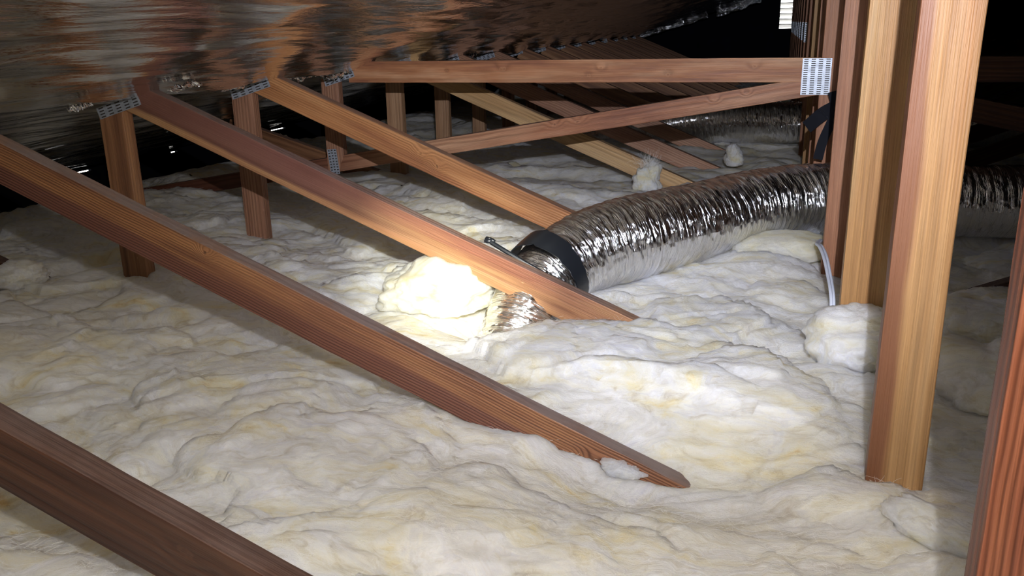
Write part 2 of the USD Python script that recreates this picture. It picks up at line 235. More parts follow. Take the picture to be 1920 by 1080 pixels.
CABLE = simple('cable_jacket', (0.62, 0.66, 0.78), 0.4, 0, 0.4)
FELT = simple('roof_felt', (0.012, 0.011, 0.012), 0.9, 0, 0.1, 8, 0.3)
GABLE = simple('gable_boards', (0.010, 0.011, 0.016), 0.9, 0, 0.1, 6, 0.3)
BOARD = simple('ceiling_board', (0.45, 0.43, 0.40), 0.9, 0, 0.1)
LOUVRE = simple('louvre_paint', (0.85, 0.85, 0.83), 0.6)

# ---------------------------------------------------------------- the shell of the attic
def zroof(x): return -0.185 + 0.29 * (x + 1.70)
RX = 0.22; RZ = zroof(RX)
YB, YF = -1.6, 11.5
FLOOR = -0.96
struct('floor', bx(-3.6, 4.2, YB, YF, FLOOR - 0.02, FLOOR), BOARD, label='plasterboard ceiling buried under the insulation')
def slab(x0, z0, x1, z1, t, y0, y1):
    P = Polygon([(x0, z0), (x1, z1), (x1, z1 + t), (x0, z0 + t)]); mm = trimesh.creation.extrude_polygon(P, y1 - y0)
    mm.apply_transform(np.array([[1, 0, 0, 0], [0, 0, -1, y1], [0, 1, 0, 0], [0, 0, 0, 1.0]])); return mm
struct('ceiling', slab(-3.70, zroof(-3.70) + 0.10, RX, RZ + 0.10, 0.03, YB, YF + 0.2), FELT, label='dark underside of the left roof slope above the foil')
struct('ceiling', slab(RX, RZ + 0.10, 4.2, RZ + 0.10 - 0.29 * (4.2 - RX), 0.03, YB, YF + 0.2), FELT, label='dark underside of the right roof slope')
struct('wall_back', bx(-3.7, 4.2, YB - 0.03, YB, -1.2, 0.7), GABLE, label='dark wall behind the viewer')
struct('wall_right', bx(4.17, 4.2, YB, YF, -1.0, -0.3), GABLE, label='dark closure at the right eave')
# the left eave: a low closure board with three slits of daylight under the roof
XE = -3.47
gaps = [(3.50, 3.74), (4.40, 4.46), (5.52, 5.72)]
wl = []; y = YB; ztop = zroof(XE) + 0.11
for a, b in gaps + [(YF, YF)]:
    wl.append(bx(XE - 0.02, XE, y, a, FLOOR, ztop))
    if b > a: wl.append(bx(XE - 0.02, XE, a, b, FLOOR, zroof(XE) - 0.004)); wl.append(bx(XE - 0.02, XE, a, b, zroof(XE) + 0.007, ztop))
    y = b
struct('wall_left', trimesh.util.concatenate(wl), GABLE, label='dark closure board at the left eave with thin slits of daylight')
# far gable with a louvred vent
gv = (0.03, 0.19, -0.10, 0.34)
gw = []
for x0, x1, z0, z1 in ((-3.7, gv[0], -1.0, 0.8), (gv[1], 4.2, -1.0, 0.8), (gv[0], gv[1], -1.0, gv[2]), (gv[0], gv[1], gv[3], 0.8)):
    gw.append(bx(x0, x1, YF, YF + 0.03, z0, z1))
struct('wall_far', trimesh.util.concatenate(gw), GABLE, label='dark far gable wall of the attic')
v = thing('gable_vent', 'bright daylit louvred vent high in the dark far gable wall', 'vent', ((gv[0] + gv[1]) / 2, YF, gv[2]))
wv = (gv[1] - gv[0]) / 2; hv = gv[3] - gv[2]
obj('vent_frame', trimesh.util.concatenate([bx(-wv - 0.008, -wv + 0.004, -0.012, 0.03, -0.008, hv + 0.008), bx(wv - 0.004, wv + 0.008, -0.012, 0.03, -0.008, hv + 0.008), bx(-wv, wv, -0.012, 0.03, -0.008, 0.004), bx(-wv, wv, -0.012, 0.03, hv - 0.004, hv + 0.008)]), GABLE, v)
for i in range(7):
    s = bx(-wv + 0.004, wv - 0.004, -0.035, 0.035, -0.003, 0.003); s.apply_transform(trimesh.transformations.rotation_matrix(-0.62, [1, 0, 0])); s.apply_translation([0, 0.045, 0.035 + i * 0.063])
    obj('louvre_slat', s, LOUVRE, v)

# ---------------------------------------------------------------- foil radiant barrier under the rafters
def foil_height(x, yv, seed=0):
    p = np.stack([x * 9, yv * 1.5, 0 * x + seed], -1); q = np.stack([x * 24, yv * 3.4, 0 * x + seed + 5], -1); r = np.stack([x * 55, yv * 8, 0 * x + seed + 9], -1)
    sag = -0.004 * np.abs(np.sin(np.pi * (yv - 0.687) / 0.6)) ** 1.5
    w = (fbm(p, 2) - 0.5) * 0.026 + (np.abs(noise(q, 3) - 0.5) - 0.25) * 0.010 + (noise(r, 4) - 0.5) * 0.0022
    return sag + w
def foil_sheet(x0f, x1, y0, y1, dx, dy, seed, lift=0.0, droop=0.0):
    nx = int((x1 - (-1.6)) / dx) if x0f is None else 0
    ys = np.arange(y0, y1, dy)
    lo = x0f(ys); n = int(max(x1 - lo.min(), 0.1) / dx)
    t = np.linspace(0, 1, n)
    X = lo[:, None] + (x1 - lo[:, None]) * t[None]; Yv = np.repeat(ys[:, None], n, 1)
    e = np.exp(-(X - lo[:, None]) / 0.05)
    Z = zroof(X) + lift + foil_height(X, Yv, seed) - droop * e * (0.4 + noise(np.stack([Yv * 5, X * 0, X * 0], -1), 8))
    v = np.stack([X, Yv, Z], -1).reshape(-1, 3); f = grid_faces(len(ys), n)
    mm = trimesh.Trimesh(v, np.vstack([f[:, [0, 2, 1]], f[:, [0, 3, 2]]]), process=False)
    return mm
hem = lambda ys: -1.555 + 0.05 * (fbm(np.stack([ys * 2.2, ys * 0, ys * 0], -1), 3, 2) - 0.5) * 2
fo = thing('foil_barrier', 'large wrinkled silver foil sheet stapled under the left roof slope', 'foil')
obj('upper_strip', foil_sheet(hem, 0.16, YB + 0.05, 10.6, 0.010, 0.022, 1, droop=0.006), FOIL, fo, smooth=True)
obj('lower_strip', foil_sheet(lambda ys: -3.40 + 0.05 * (noise(np.stack([ys * 3, ys * 0, ys * 0], -1), 6) - 0.5), -1.52, YB + 0.05, 10.4, 0.012, 0.03, 4, lift=0.022), FOIL, fo, smooth=True, label='lower foil strip running down to the dark eave')
def flap(c, w, h, ax, ay, seed):
    """a crumpled scrap hanging from the hem: centre c, size w x h along directions ax, ay"""
    n = 18; u, vv = np.meshgrid(np.linspace(-.5, .5, n), np.linspace(-.5, .5, n), indexing='ij')
    ax, ay = np.asarray(ax, float), np.asarray(ay, float); ax /= np.linalg.norm(ax); ay /= np.linalg.norm(ay); nn = np.cross(ax, ay)
    q = np.stack([u * 5, vv * 5, 0 * u + seed], -1)
    d = (np.abs(noise(q, seed) - .5) * 1.1 + np.abs(noise(q * 2.3, seed + 1) - .5) * .6 - .35) * min(w, h) * 0.9
    sh = 1 - 0.5 * noise(np.stack([u * 4, 0 * u, 0 * u + seed], -1), seed) * (vv > 0)
    P = np.asarray(c) + (u * w)[..., None] * ax + (vv * h * sh)[..., None] * ay + d[..., None] * nn
    f = grid_faces(n, n); f = np.vstack([f[:, [0, 1, 2]], f[:, [0, 2, 3]]]); return trimesh.Trimesh(P.reshape(-1, 3), f, process=False)
flaps = [((-1.60, 1.72, -0.165), .05, .04), ((-1.49, 1.98, -0.135), .10, .035), ((-1.60, 2.36, -0.165), .10, .03), ((-1.555, 2.62, -0.150), .10, .05), ((-1.56, 2.80, -0.150), .16, .05), ((-1.57, 2.98, -0.16), .10, .05),
         ((-1.58, 4.45, -0.155), .16, .07), ((-1.57, 3.9, -0.16), .2, .03), ((-1.30, 10.45, -0.08), .5, .09), ((-0.95, 10.5, 0.02), .4, .10), ((-0.50, 10.55, 0.15), .35, .12), ((-0.30, 10.5, 0.20), .25, .12)]
for i, (c, w, h) in enumerate(flaps):
    far = c[1] > 10
    obj('torn_flap', flap(c, w, h, (1, 0, .29) if far else (0.15, 1, 0.05), (0.1, -0.3, -1) if far else (-0.9, 0.1, -0.45), 20 + i), CRUMPLE, fo, smooth=False)

# ---------------------------------------------------------------- roof trusses
def beam_mesh(Lg, w, t, seed, cut0=0.0, cut1=0.0, bev=0.0028):
    """local: x along 0..Lg, y = 0..t (thickness, into the attic), z = -w/2..w/2; cut0 / cut1 slant the ends (x shift per z)"""
    n = max(3, int(Lg / 0.03)); xs = np.linspace(0, Lg, n)
    h = w / 2; b = bev
    sec = np.array([(b, -h), (t - b, -h), (t - b * .3, -h + b * .3), (t, -h + b), (t, 0), (t, h - b), (t - b * .3, h - b * .3), (t - b, h), (b, h), (b * .3, h - b * .3), (0, h - b), (0, 0), (0, -h + b), (b * .3, -h + b * .3)])
    k = len(sec)
    X = np.repeat(xs[:, None], k, 1); Yl = np.repeat(sec[None, :, 0], n, 0); Zl = np.repeat(sec[None, :, 1], n, 0)
    p = np.stack([X * 2.3 + seed * 3.1, Yl * 25, Zl * 20], -1); q = np.stack([X * 14 + seed, Yl * 60, Zl * 45], -1)
    Yl = Yl + (noise(p, 1) - .5) * 0.0024 + (noise(q, 2) - .5) * 0.0012; Zl = Zl + (noise(p, 3) - .5) * 0.0028 + (noise(q, 4) - .5) * 0.0014
    f0 = np.clip(1 - X / max(w, .02), 0, 1); f1 = np.clip(1 - (Lg - X) / max(w, .02), 0, 1)
    X = X + cut0 * Zl * f0 + cut1 * Zl * f1
    vv = np.stack([X, Yl, Zl], -1).reshape(-1, 3); f = grid_faces(n, k, True); e = (n - 1) * k
    f = np.vstack([f[:, [0, 2, 1]], f[:, [0, 3, 2]]]); c0, c1 = len(vv), len(vv) + 1
    vv = np.vstack([vv, vv[:k].mean(0), vv[e:e + k].mean(0)]); i = np.arange(k); j = (i + 1) % k
    f = np.vstack([f, np.stack([i, j, np.full(k, c0)], 1), np.stack([e + j, e + i, np.full(k, c1)], 1)])
    mm = trimesh.Trimesh(vv, f, process=False); trimesh.repair.fix_normals(mm); return mm
def member(parent, name, A, B, w, mat, t=0.038, seed=0, cut0=0.0, cut1=0.0, label=None):
    """a stick in the truss plane from A to B (x, z of the centre line, local to the truss, whose front face is y = 0)"""
    A, B = np.array(A, float), np.array(B, float); d = B - A; Lg = np.linalg.norm(d); c, s = d / Lg
    M = np.eye(4); M[0, :3] = (c, 0, s); M[1, :3] = (0, 1, 0); M[2, :3] = (-s, 0, c); M[3, :3] = (A[0], 0, A[1])
    return obj(name, beam_mesh(Lg, w, t, seed, cut0, cut1), mat, parent, smooth=40, matrix=M, label=label)
def plate(parent, c, w, h, ang, cols, rows, y=0.0, label=None, name='gusset_plate'):
    """punched steel nail plate on the front face: centre c (x, z), size w x h, turned by ang"""
    P = sbox(-w / 2, -h / 2, w / 2, h / 2); sl = []
    cw, rh = w / cols, h / rows
    for i in range(cols):
        for j in range(rows):
            x = -w / 2 + (i + .5) * cw; z = -h / 2 + (j + .5) * rh + (0.25 * rh if i % 2 else -0.0) * 0.4
            sl.append(sbox(x - cw * .29, z - rh * .22, x + cw * .29, z + rh * .22))
    P = P.difference(shapely.union_all(sl))
    mm = trimesh.creation.extrude_polygon(P, 0.0016, engine='earcut')
    T = np.array([[1, 0, 0, 0], [0, 0, -1, 0], [0, 1, 0, 0], [0, 0, 0, 1.0]]); Rm = trimesh.transformations.rotation_matrix(-ang, [0, 1, 0])
    mm.apply_transform(T); mm.apply_transform(Rm); mm.apply_translation([c[0], y - 0.0004, c[1]])
    p = obj(name, mm, PLATE, parent, smooth=False, label=label)
    tt = trimesh.util.concatenate([bx(s.bounds[0], s.bounds[2], -0.0011, 0.0002, s.bounds[1], s.bounds[3]) for s in sl])
    tt.apply_transform(Rm); tt.apply_translation([c[0], y - 0.0002, c[1]])
    obj('tooth_slots', tt, SLOT, p, smooth=False, kind='stuff')
    return p
Y = [0.687 + 0.6 * k for k in range(20)]
DZ, DM = -0.776, -0.416                        # upper edge of every diagonal: z = DZ + DM x
DW = 0.080
NRM = np.array([-DM, 1.0]); NRM /= np.linalg.norm(NRM)      # normal of the diagonal in the truss plane
RXS = {0: 0.188, 1: 0.180, 2: 0.172, 3: 0.168, 4: 0.152}
BZ = FLOOR + 0.004
def diagonal(p, x0, x1, mat, seed, mirror=False, label=None):
    A = np.array([x0, DZ + DM * x0]) - NRM * DW / 2; B = np.array([x1, DZ + DM * x1]) - NRM * DW / 2
    if mirror: A[0] = 0.42 - A[0]; B[0] = 0.42 - B[0]
    return member(p, 'diagonal_web', A, B, DW, mat, seed=seed, label=label)
def side_post(p, mat, seed, zb=BZ, w=0.078, x=-1.70):
    top = zroof(x + w / 2) - 0.012
    return member(p, 'side_post', (x + w / 2, zb), (x + w / 2, top), w, mat, seed=seed, cut1=-0.29 * 0.0)
def king(p, k, mat, seed, w=0.080, label=None):
    x = RXS.get(k, 0.160)
    return member(p, 'king_post', (x + w / 2, BZ), (x + w / 2, zroof(x) + 0.05), w, mat, seed=seed, label=label)
def chord(p): return member(p, 'bottom_chord', (-3.40, BZ + 0.03), (3.6, BZ + 0.03), 0.06, W['dark'], seed=3)
def truss(k, label, group=None): return thing('roof_truss', label, 'roof truss', (0, Y[k], 0), group)

T0 = truss(0, 'nearest roof truss, dark diagonal in lower left corner and reddish post at right edge')
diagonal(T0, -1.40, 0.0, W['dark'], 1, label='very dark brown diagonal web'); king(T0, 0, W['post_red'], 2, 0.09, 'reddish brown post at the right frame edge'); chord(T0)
T1 = truss(1, 'roof truss with long ridged red-brown foreground diagonal and the big bright orange post')
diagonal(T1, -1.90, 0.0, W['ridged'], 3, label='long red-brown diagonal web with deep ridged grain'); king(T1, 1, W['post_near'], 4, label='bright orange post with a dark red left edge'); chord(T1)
T2 = truss(2, 'roof truss whose mottled diagonal passes over the silver duct end beside a black strap')
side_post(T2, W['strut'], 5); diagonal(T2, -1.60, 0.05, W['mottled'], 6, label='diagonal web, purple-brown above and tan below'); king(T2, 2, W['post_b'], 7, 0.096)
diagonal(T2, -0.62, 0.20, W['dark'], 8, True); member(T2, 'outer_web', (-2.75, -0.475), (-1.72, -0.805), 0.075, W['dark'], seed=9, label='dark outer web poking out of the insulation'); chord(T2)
plate(T2, (-1.630, -0.182), 0.140, 0.030, 0.285, 5, 4)
T3 = truss(3, 'roof truss whose orange diagonal runs down behind the silver duct')
side_post(T3, W['pinkish'], 10); diagonal(T3, -1.585, -0.05, W['orange'], 11); king(T3, 3, W['post_c'], 12, 0.096); diagonal(T3, -0.75, 0.20, W['dark'], 13, True); chord(T3)
plate(T3, (-1.625, -0.178), 0.150, 0.032, 0.285, 5, 4)
T4 = truss(4, 'roof truss with level tie and rising brace meeting at the large punched steel plate')
member(T4, 'side_post', (-1.660, -0.545), (-1.660, zroof(-1.66) - 0.012), 0.074, W['pinkish'], seed=14)
king(T4, 4, W['post_c'], 15, 0.092)
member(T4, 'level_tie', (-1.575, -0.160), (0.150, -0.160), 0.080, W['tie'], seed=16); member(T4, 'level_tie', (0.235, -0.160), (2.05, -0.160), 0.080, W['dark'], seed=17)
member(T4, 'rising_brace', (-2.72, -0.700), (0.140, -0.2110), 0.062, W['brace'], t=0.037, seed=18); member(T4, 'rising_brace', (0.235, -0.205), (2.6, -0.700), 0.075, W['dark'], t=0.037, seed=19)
chord(T4)
plate(T4, (0.138, -0.181), 0.092, 0.118, 0.0, 4, 17, label='large bright galvanised plate with four columns of slots')
plate(T4, (-1.640, -0.185), 0.085, 0.036, 0.285, 4, 4); plate(T4, (-1.585, -0.158), 0.060, 0.055, 0.285, 3, 5)
plate(T4, (-1.668, -0.508), 0.040, 0.100, 0.10, 3, 9, label='small upright plate at the foot of the side post')
T5 = truss(5, 'roof truss just behind the level tie, with a pale blond diagonal')
side_post(T5, W['tan'], 20); diagonal(T5, -1.56, 0.05, W['blond'], 21); king(T5, 5, W['post_c'], 22); diagonal(T5, -1.5, 0.2, W['dark'], 23, True); chord(T5)
member(T5, 'outer_web', (-2.55, -0.445), (-1.74, -0.690), 0.075, W['strut'], seed=24); plate(T5, (-1.62, -0.176), 0.13, 0.03, 0.285, 5, 4)
T6 = truss(6, 'second roof truss behind the level tie, with a tan diagonal above the far duct end')
side_post(T6, W['tan'], 25); diagonal(T6, -1.56, 0.05, W['pinkish'], 26); king(T6, 6, W['post_b'], 27); diagonal(T6, -1.5, 0.2, W['dark'], 28, True); chord(T6)
plate(T6, (-1.615, -0.172), 0.13, 0.034, 0.285, 5, 4)
T7 = truss(7, 'third roof truss behind the level tie, just in front of the far duct')
side_post(T7, W['tan'], 29); diagonal(T7, -1.56, 0.05, W['pinkish'], 30); king(T7, 7, W['post_c'], 31); diagonal(T7, -1.5, 0.2, W['dark'], 32, True); chord(T7)
plate(T7, (-1.615, -0.172), 0.13, 0.034, 0.285, 5, 4); 
T8 = truss(8, 'first roof truss behind the far duct, mostly hidden by nearer timbers')
side_post(T8, W['strut'], 33); diagonal(T8, -1.56, 0.05, W['strut'], 34); king(T8, 8, W['post_c'], 35); diagonal(T8, -1.5, 0.2, W['dark'], 36, True); chord(T8)
plate(T8, (-1.615, -0.172), 0.13, 0.034, 0.285, 5, 4); plate(T8, (0.167, -0.07), 0.014, 0.11, 0.0, 1, 9)
for k in range(9, 17):
    copy_of(T8, (0, Y[k], 0), 'dim far roof truss receding behind the far duct towards the gable wall', 'dim far roof trusses')

# ---------------------------------------------------------------- fibreglass insulation
def cells(x, yv, size, seed, jitter=0.9):
    """puffs: distance to jittered points -> (height 0..1, id noise)"""
    gx, gy = np.floor(x / size), np.floor(yv / size); best = np.full(x.shape, 9.0); bid = np.zeros(x.shape)
    for i in (-1, 0, 1):
        for j in (-1, 0, 1):
            cx, cy = gx + i, gy + j
            h1 = np.modf(np.abs(np.sin(cx * 127.1 + cy * 311.7 + seed * 17.3)) * 43758.5453)[0]; h2 = np.modf(np.abs(np.sin(cx * 269.5 + cy * 183.3 + seed * 9.1)) * 43758.5453)[0]
            h3 = np.modf(np.abs(np.sin(cx * 53.1 + cy * 97.7 + seed * 3.7)) * 43758.5453)[0]
            a = h3 * np.pi; dx = x / size - (cx + .5 + (h1 - .5) * jitter); dy = yv / size - (cy + .5 + (h2 - .5) * jitter)
            u = dx * np.cos(a) + dy * np.sin(a); w = (-dx * np.sin(a) + dy * np.cos(a)) * 1.5
            d = np.sqrt(u * u + w * w) / (0.75 + 0.5 * h3) ; m = d < best; best = np.where(m, d, best); bid = np.where(m, h1, bid)
    return np.sqrt(np.clip(1 - (best / 1.15) ** 2, 0, 1)), bid
def terrace(v, k, s=0.22):
    a = v * k; f = a - np.floor(a); t = np.clip((f - (1 - s)) / s, 0, 1); return (np.floor(a) + t * t * (3 - 2 * t)) / k
BUMPS = [(0.47, 1.84, -0.06, 0.06), (-0.06, 1.27, -0.050, 0.11), (-0.20, 1.22, -0.035, 0.09), (-0.60, 1.84, -0.055, 0.07), (0.20, 1.72, 0.03, 0.10), (-0.10, 1.62, 0.02, .2), (0.55, 1.6, -0.05, 0.3), (0.75, 2.3, -0.07, 0.35), (-0.35, 1.75, 0.015, .1),
         (-1.5, 1.2, 0.015, .3), (-0.75, 1.95, 0.03, 0.12), (0.35, 1.05, 0.03, 0.15), (-1.3, 3.2, 0.02, .3), (-0.9, 3.3, 0.03, .25), (0.05, 2.2, 0.025, .15)]
def height(x, yv):
    P = lambda s, o=0.0: np.stack([x * s, yv * s, 0 * x + o], -1)
    wx = (fbm(P(5.0, 1), 3, 11) - .5) * 0.16; wy = (fbm(P(5.0, 2), 3, 12) - .5) * 0.16
    wx2 = (fbm(P(22.0, 3), 3, 13) - .5) * 0.035; wy2 = (fbm(P(22.0, 4), 3, 14) - .5) * 0.035
    X, YY = x + wx + wx2, yv + wy + wy2
    h = -0.700 + (fbm(P(1.6, 5), 2, 3) - .5) * 0.07
    c1, i1 = cells(X, YY, 0.30, 1); c2, i2 = cells(X + .3, YY, 0.15, 2); c3, i3 = cells(X, YY + .1, 0.070, 3); c4, i4 = cells(X, YY - .2, 0.034, 4)
    h = h + c1 * 0.028 * (0.5 + i1) + c2 * 0.016 * (0.3 + i2) + c3 * 0.0075 * i3 + c4 * 0.0028 * i4
    q = fbm(np.stack([X * 3.2, YY * 4.6, 0 * x + 7], -1), 3, 21); h = h + (terrace(q, 8, 0.55) - .5) * 0.065
    q2 = fbm(np.stack([X * 9, YY * 12, 0 * x + 8], -1), 2, 22); h = h + (terrace(q2, 6, 0.6) - .5) * 0.018
    q3 = fbm(np.stack([X * 21, YY * 30, 0 * x + 3], -1), 3, 24); h = h + (terrace(q3, 6, 0.5) - .5) * 0.0095
    h = h + (fbm(np.stack([X * 55, YY * 70, 0 * x], -1), 2, 23) - .5) * 0.0045
    for bx_, by_, a, r in BUMPS: h = h + a * np.exp(-((x - bx_) ** 2 + (yv - by_) ** 2) / (2 * r * r))
    e = np.clip((-2.72 - x + 0.18 * (noise(P(3.0, 9), 5) - .5)) / 0.45, 0, 1); h = h - 0.19 * e * e * (3 - 2 * e)
    return np.maximum(h, FLOOR + 0.02)
def field(xs, ys):
    X, YY = np.meshgrid(xs, ys); Z = height(X, YY)
    return np.stack([X, YY, Z], -1).reshape(-1, 3), grid_faces(len(ys), len(xs))
def geom(a, b, r):
    n = int(math.log(b / a) / math.log(r)) + 1; return np.geomspace(a, b, n)
v1, f1 = field(np.arange(-3.40, 1.75, 0.0075), geom(0.30, 3.30, 1.0042)); v2, f2 = field(np.arange(-3.40, 3.9, 0.022), geom(3.30, 11.4, 1.0065))
v3, f3 = field(np.arange(1.74, 3.9, 0.03), np.arange(-0.5, 3.32, 0.03)); v4, f4 = field(np.arange(-3.40, 1.75, 0.02), np.arange(-1.5, 0.31, 0.02))
vv = np.vstack([v1, v2, v3, v4]); ff = np.vstack([f1, f2 + len(v1), f3 + len(v1) + len(v2), f4 + len(v1) + len(v2) + len(v3)])
ins = thing('insulation', 'cream fluffy fibreglass insulation blanket covering the whole attic floor', 'insulation'); ins.SetCustomDataByKey('kind', 'stuff')
obj('blanket', (vv, ff), INS, ins, smooth=True, kind='stuff')

def loose_fibres(n, seed):
    r = np.random.default_rng(seed); yy = 0.55 + 2.6 * r.random(n) ** 1.25; xx = -0.42 * yy + (r.random(n) - .5) * (1.35 * yy + 0.5)
    z = height(xx, yy); a = r.uniform(0, 2 * np.pi, n); lf = r.uniform(0.008, 0.026, n); up = r.uniform(0.05, 0.75, n)
    d = np.stack([np.cos(a) * lf, np.sin(a) * lf, up * lf * 0.6], -1); bend = r.normal(0, 0.35, (n, 3)) * lf[:, None]; bend[:, 2] = -np.abs(bend[:, 2]) * 0.8
    t = np.linspace(0, 1, 5)[None, :, None]; P = np.stack([xx, yy, z - 0.002], -1)[:, None] + d[:, None] * t + bend[:, None] * t * t
    g = UsdGeom.BasisCurves.Define(stage, path_in(ins, 'loose_fibres')); g.CreateTypeAttr('linear'); g.CreateCurveVertexCountsAttr(Vt.IntArray.FromNumpy(np.full(n, 5, np.int32)))
    g.CreatePointsAttr(Vt.Vec3fArray.FromNumpy(P.reshape(-1, 3).astype(np.float32))); g.CreateWidthsAttr([0.00022]); g.SetWidthsInterpolation('constant')
    UsdShade.MaterialBindingAPI.Apply(g.GetPrim()).Bind(FIB); tag(g.GetPrim(), kind='stuff')
loose_fibres(60000, 8)
def lump(size, seed, flat=0.35, rough=1.0, sub=5):
    s = trimesh.creation.icosphere(sub); p = s.vertices.copy(); sz = np.asarray(size, float)
    k = 1 + rough * ((fbm(p * 1.3 + seed, 3, seed) - .5) * 0.9 + (fbm(p * 3.0 + seed, 3, seed + 1) - .5) * 0.40 + (fbm(p * 9 + seed, 2, seed + 2) - .5) * 0.08)
    p = p * k[:, None] * sz; lo = -flat * sz[2]; p[:, 2] = np.where(p[:, 2] < lo, lo + (p[:, 2] - lo) * .2, p[:, 2])
    s.vertices = p; return s
def clump(name, label, loc, size, seed, mat=INS, rot=0.0, cat='insulation clump', **kw):
    mm = lump(size, seed, **kw); mm.apply_transform(trimesh.transformations.rotation_matrix(rot, [0, 0, 1]))
    x = thing(name, label, cat, loc); obj('fibre_wad', mm, mat, x, smooth=True); return x
clump('insulation_mound', 'bright yellowish insulation mound heaped over the duct end in the torch beam', (-0.775, 1.93, -0.640), (0.145, 0.13, 0.085), 3, INS_Y, 0.3, rough=0.8)
clump('insulation_mound', 'round fluffy insulation mound heaped at the foot of the white cable', (0.20, 1.83, -0.655), (0.105, 0.10, 0.085), 9, INS, 0.1, rough=0.7)
clump('insulation_batt', 'flat yellow-tinged insulation batt wedged under the duct beside the right posts', (0.055, 2.60, -0.655), (0.17, 0.12, 0.055), 12, INS_Y, 0.55, rough=0.5)
clump('insulation_tuft', 'wispy upright insulation tuft against the pale blond diagonal', (-0.47, 3.55, -0.65), (0.055, 0.04, 0.095), 15, INS, 0.4, rough=1.7)
clump('insulation_tuft', 'small white insulation tuft at the lower end of the far tan diagonal, above the duct', (-0.155, 4.22, -0.63), (0.045, 0.04, 0.07), 18, INS, 0.0)
clump('insulation_clump', 'cream insulation clump resting on the dark timber at the left frame edge', (-1.98, 1.80, -0.645), (0.075, 0.06, 0.045), 21, INS, 0.2)
clump('insulation_clump', 'grey insulation heap piled on the buried dark timber behind the big orange post', (0.53, 2.12, -0.69), (0.16, 0.14, 0.075), 24, INS, 0.6)
clump('insulation_clump', 'rough tan insulation wad lying between the big orange post and the reddish post', (0.47, 1.78, -0.70), (0.14, 0.12, 0.085), 27, INS, 0.2)
clump('insulation_roll', 'curled strip of insulation lying in the lower right corner below the reddish post', (0.285, 1.10, -0.665), (0.13, 0.035, 0.035), 30, INS, -0.85)
clump('insulation_tuft', 'pale insulation tuft standing in the dark eave behind the rising brace', (-2.62, 4.25, -0.68), (0.16, 0.12, 0.12), 33, INS, 0.0)

# loose glass fibres teased up at the foot of the ridged diagonal and on the blond diagonal
def wisps(name, label, c, spread, n, ln, seed, width=0.0007):
    r = np.random.default_rng(seed); pts, cnt = [], []
    for i in range(n):
        a = np.array(c) + r.normal(0, 1, 3) * spread; d = r.normal(0, 1, 3) * (1, .6, .6) + (0, -.1, .9); d /= np.linalg.norm(d); b = r.normal(0, .5, 3)
        t = np.linspace(0, 1, 6)[:, None]; pts.append(a + d * ln * (.5 + r.random()) * t + b * ln * .6 * t * t + r.normal(0, .0012, (6, 3))); cnt.append(6)
    g = UsdGeom.BasisCurves.Define(stage, path_in(None, name)); g.CreateTypeAttr('linear'); g.CreateCurveVertexCountsAttr(cnt)
    g.CreatePointsAttr(Vt.Vec3fArray.FromNumpy(np.vstack(pts).astype(np.float32))); g.CreateWidthsAttr([width]); g.SetWidthsInterpolation('constant')
    UsdShade.MaterialBindingAPI.Apply(g.GetPrim()).Bind(FIB); tag(g.GetPrim(), label, 'insulation fibres', kind='stuff')
clump('insulation_tuft', 'thin bluish insulation tuft clinging to the lower end of the ridged diagonal', (-0.205, 1.281, -0.722), (0.034, 0.009, 0.022), 39, INS, 0.0, rough=1.5)
wisps('fibre_wisp', 'wispy fibres standing on the pale blond diagonal', (-0.47, 3.56, -0.57), (0.020, 0.01, 0.012), 260, 0.035, 5, 0.0003)

# ---------------------------------------------------------------- flexible foil ducts
def duct_mesh(pts, R, seed, n=60, sides=150, pleat=0.032, taper=None):
    P = catmull(pts, n); seg = np.r_[0, np.cumsum(np.linalg.norm(np.diff(P, axis=0), axis=1))]
    m2 = int(seg[-1] / 0.0045); sn = np.linspace(0, seg[-1], m2); P = np.stack([np.interp(sn, seg, P[:, i]) for i in range(3)], 1)
    k = np.ones(25) / 25; P = np.stack([np.convolve(np.pad(P[:, i], 12, mode='reflect', reflect_type='odd'), k, 'valid') for i in range(3)], 1)
    T, N, B = tube_frames(P); th = np.linspace(0, 2 * np.pi, sides, endpoint=False)
    S, TH = np.meshgrid(sn, th, indexing='ij'); c, s = np.cos(TH), np.sin(TH)
    q = np.stack([S * 9, c * 1.4, s * 1.4], -1); S2 = S + (fbm(q, 2, seed) - .5) * 0.05
    rib = np.abs(np.sin(np.pi * (S2 / pleat + TH / (2 * np.pi)))) ** 0.8
    r = R * (1 + 0.028 * rib + 0.06 * (np.abs(noise(np.stack([S2 * 70, c * 2.2, s * 2.2], -1), seed + 1) - .5)) + 0.07 * (fbm(np.stack([S * 5, c * 1.3, s * 1.3], -1), 3, seed + 2) - .5) + 0.035 * (noise(np.stack([S * 120, c * 8, s * 8], -1), seed + 3) - .5))
    if taper is not None: r = r * taper(S / sn[-1])
    V = P[:, None] + r[..., None] * (c[..., None] * N[:, None] + s[..., None] * B[:, None])
    V = np.concatenate([V, V[:, :1]], 1); uv = np.stack([np.repeat(sn[:, None], sides + 1, 1), np.repeat(np.linspace(0, 2 * np.pi * R, sides + 1)[None], m2, 0)], -1)
    f = grid_faces(m2, sides + 1); return (V.reshape(-1, 3), f[:, ::-1]), uv.reshape(-1, 2), P, (T, N, B)
dpts = [(-0.575, 1.80, -0.86), (-0.570, 1.85, -0.790), (-0.555, 1.94, -0.690), (-0.515, 2.05, -0.615), (-0.435, 2.18, -0.575), (-0.330, 2.31, -0.565), (-0.196, 2.50, -0.563), (-0.052, 2.72, -0.560), (0.13, 2.90, -0.558), (0.36, 2.955, -0.558), (0.70, 3.00, -0.563), (1.1, 3.1, -0.57), (1.7, 3.15, -0.57)]
D1 = thing('flexible_duct', 'near silver foil flexible duct lying across the insulation behind the right posts', 'duct')
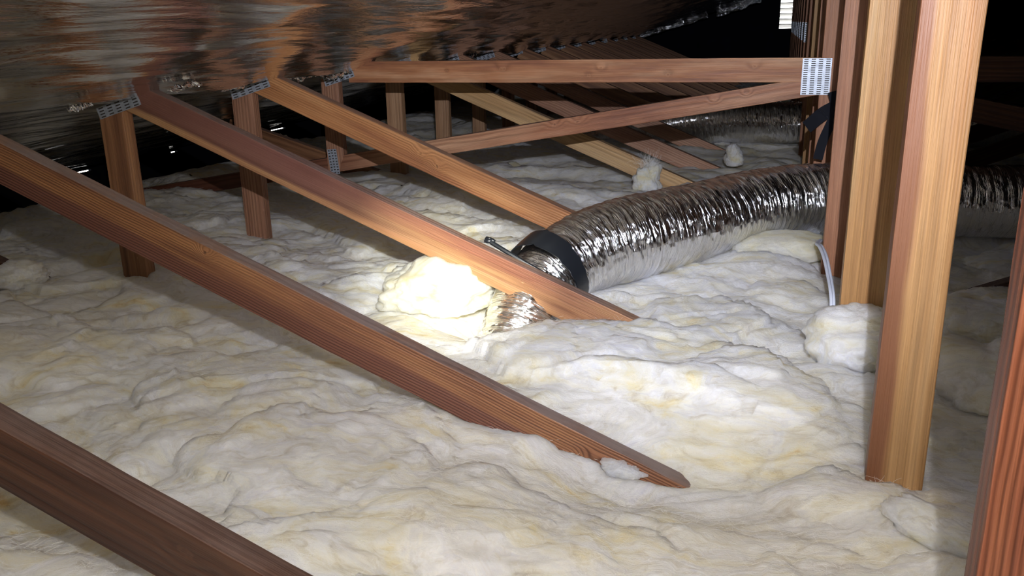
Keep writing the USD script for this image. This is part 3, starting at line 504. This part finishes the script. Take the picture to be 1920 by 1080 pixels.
mesh, uv, PD, (TD, ND, BD) = duct_mesh(dpts, 0.112, 41, taper=lambda t: 0.80 + 0.20 * np.clip((t - 0.07) / 0.14, 0, 1))
obj('foil_jacket', mesh, DUCTM, D1, smooth=True, uv=uv)
def ring_on(i0, i1, r, tilt, t=0.003):
    """a band wrapped around the near duct between stations i0 and i1, slanted by tilt along the axis"""
    th = np.linspace(0, 2 * np.pi, 72, endpoint=False); rows = []
    a = np.linspace(0, 1, 10)
    prof = [(u, r) for u in a] + [(u, r - t) for u in a[::-1]]
    for u, rr in prof:
        idx = np.clip(i0 + (i1 - i0) * u + tilt * np.sin(th), 0, len(PD) - 1).astype(int)
        w = 1 + 0.05 * (fbm(np.stack([np.cos(th) * 2, np.sin(th) * 2, 0 * th], -1), 2, 77) - .5)
        rows.append(PD[idx] + (rr * w)[:, None] * (np.cos(th)[:, None] * ND[idx] + np.sin(th)[:, None] * BD[idx]))
    v = np.stack(rows, 0); f = grid_faces(len(prof) + 1, 72, True) % (len(prof) * 72)
    mm = trimesh.Trimesh(v.reshape(-1, 3), np.vstack([f[:, [0, 1, 2]], f[:, [0, 2, 3]]]), process=False); trimesh.repair.fix_normals(mm); return mm
def station(x): return int(np.argmin(np.abs(PD[:, 0] - x)))
obj('tape_band', ring_on(station(-0.527), station(-0.508), 0.117, 4), BLACK, D1, label='wide black tape band around the duct')
obj('strap', tube([(-0.640, 1.950, -0.510), (-0.60, 1.945, -0.530), (-0.55, 1.942, -0.556), (-0.50, 1.942, -0.582), (-0.455, 1.945, -0.612), (-0.42, 1.97, -0.66), (-0.42, 2.0, -0.72)], 0.006, 8), BLACK, D1, label='thin black strap')
obj('strap_knot', lump((0.013, 0.010, 0.011), 50, sub=3), BLACK, D1, matrix=[[1, 0, 0, 0], [0, 1, 0, 0], [0, 0, 1, 0], [-0.645, 1.952, -0.507, 1]], label='black strap end')
D2 = thing('flexible_duct', 'far silver foil flexible duct in the dim background below the rising brace', 'duct')
mesh, uv, _, _ = duct_mesh([(-1.3, 5.2, -0.80), (-0.95, 5.2, -0.73), (-0.60, 5.2, -0.60), (-0.2, 5.2, -0.565), (0.2, 5.2, -0.56), (0.8, 5.2, -0.56), (1.8, 5.2, -0.57)], 0.112, 61, sides=110)
obj('foil_jacket', mesh, DUCTM, D2, smooth=True, uv=uv)

# ---------------------------------------------------------------- small things
hs = thing('hanger_strap', 'black webbing strap hanging beside the post below the large steel plate', 'strap')
obj('webbing', band([(0.190, 3.03, -0.225), (0.204, 3.03, -0.275), (0.196, 3.02, -0.315), (0.172, 3.0, -0.38), (0.160, 2.985, -0.440)], 0.030, 0.002, (1, 0, 0.2)), STRAP, hs)
obj('webbing', band([(0.205, 3.05, -0.275), (0.165, 3.045, -0.300), (0.120, 3.06, -0.345)], 0.045, 0.002, (0.2, 0, 1)), STRAP, hs)
cb = thing('cable', 'thin white cable bending down into the insulation beside the right posts', 'cable')
obj('cable_run', trimesh.util.concatenate([tube([(0.165, 2.60, -0.62), (0.148, 2.47, -0.60), (0.150, 2.38, -0.585), (0.157, 2.28, -0.588), (0.164, 2.17, -0.610), (0.167, 2.10, -0.625), (0.170, 2.07, -0.66), (0.170, 2.06, -0.74)], 0.0042, 10),
     tube([(0.173, 2.60, -0.62), (0.156, 2.47, -0.60), (0.158, 2.38, -0.585), (0.165, 2.28, -0.588), (0.171, 2.17, -0.612), (0.174, 2.10, -0.629), (0.176, 2.07, -0.66), (0.176, 2.06, -0.74)], 0.0034, 10)]), CABLE, cb)
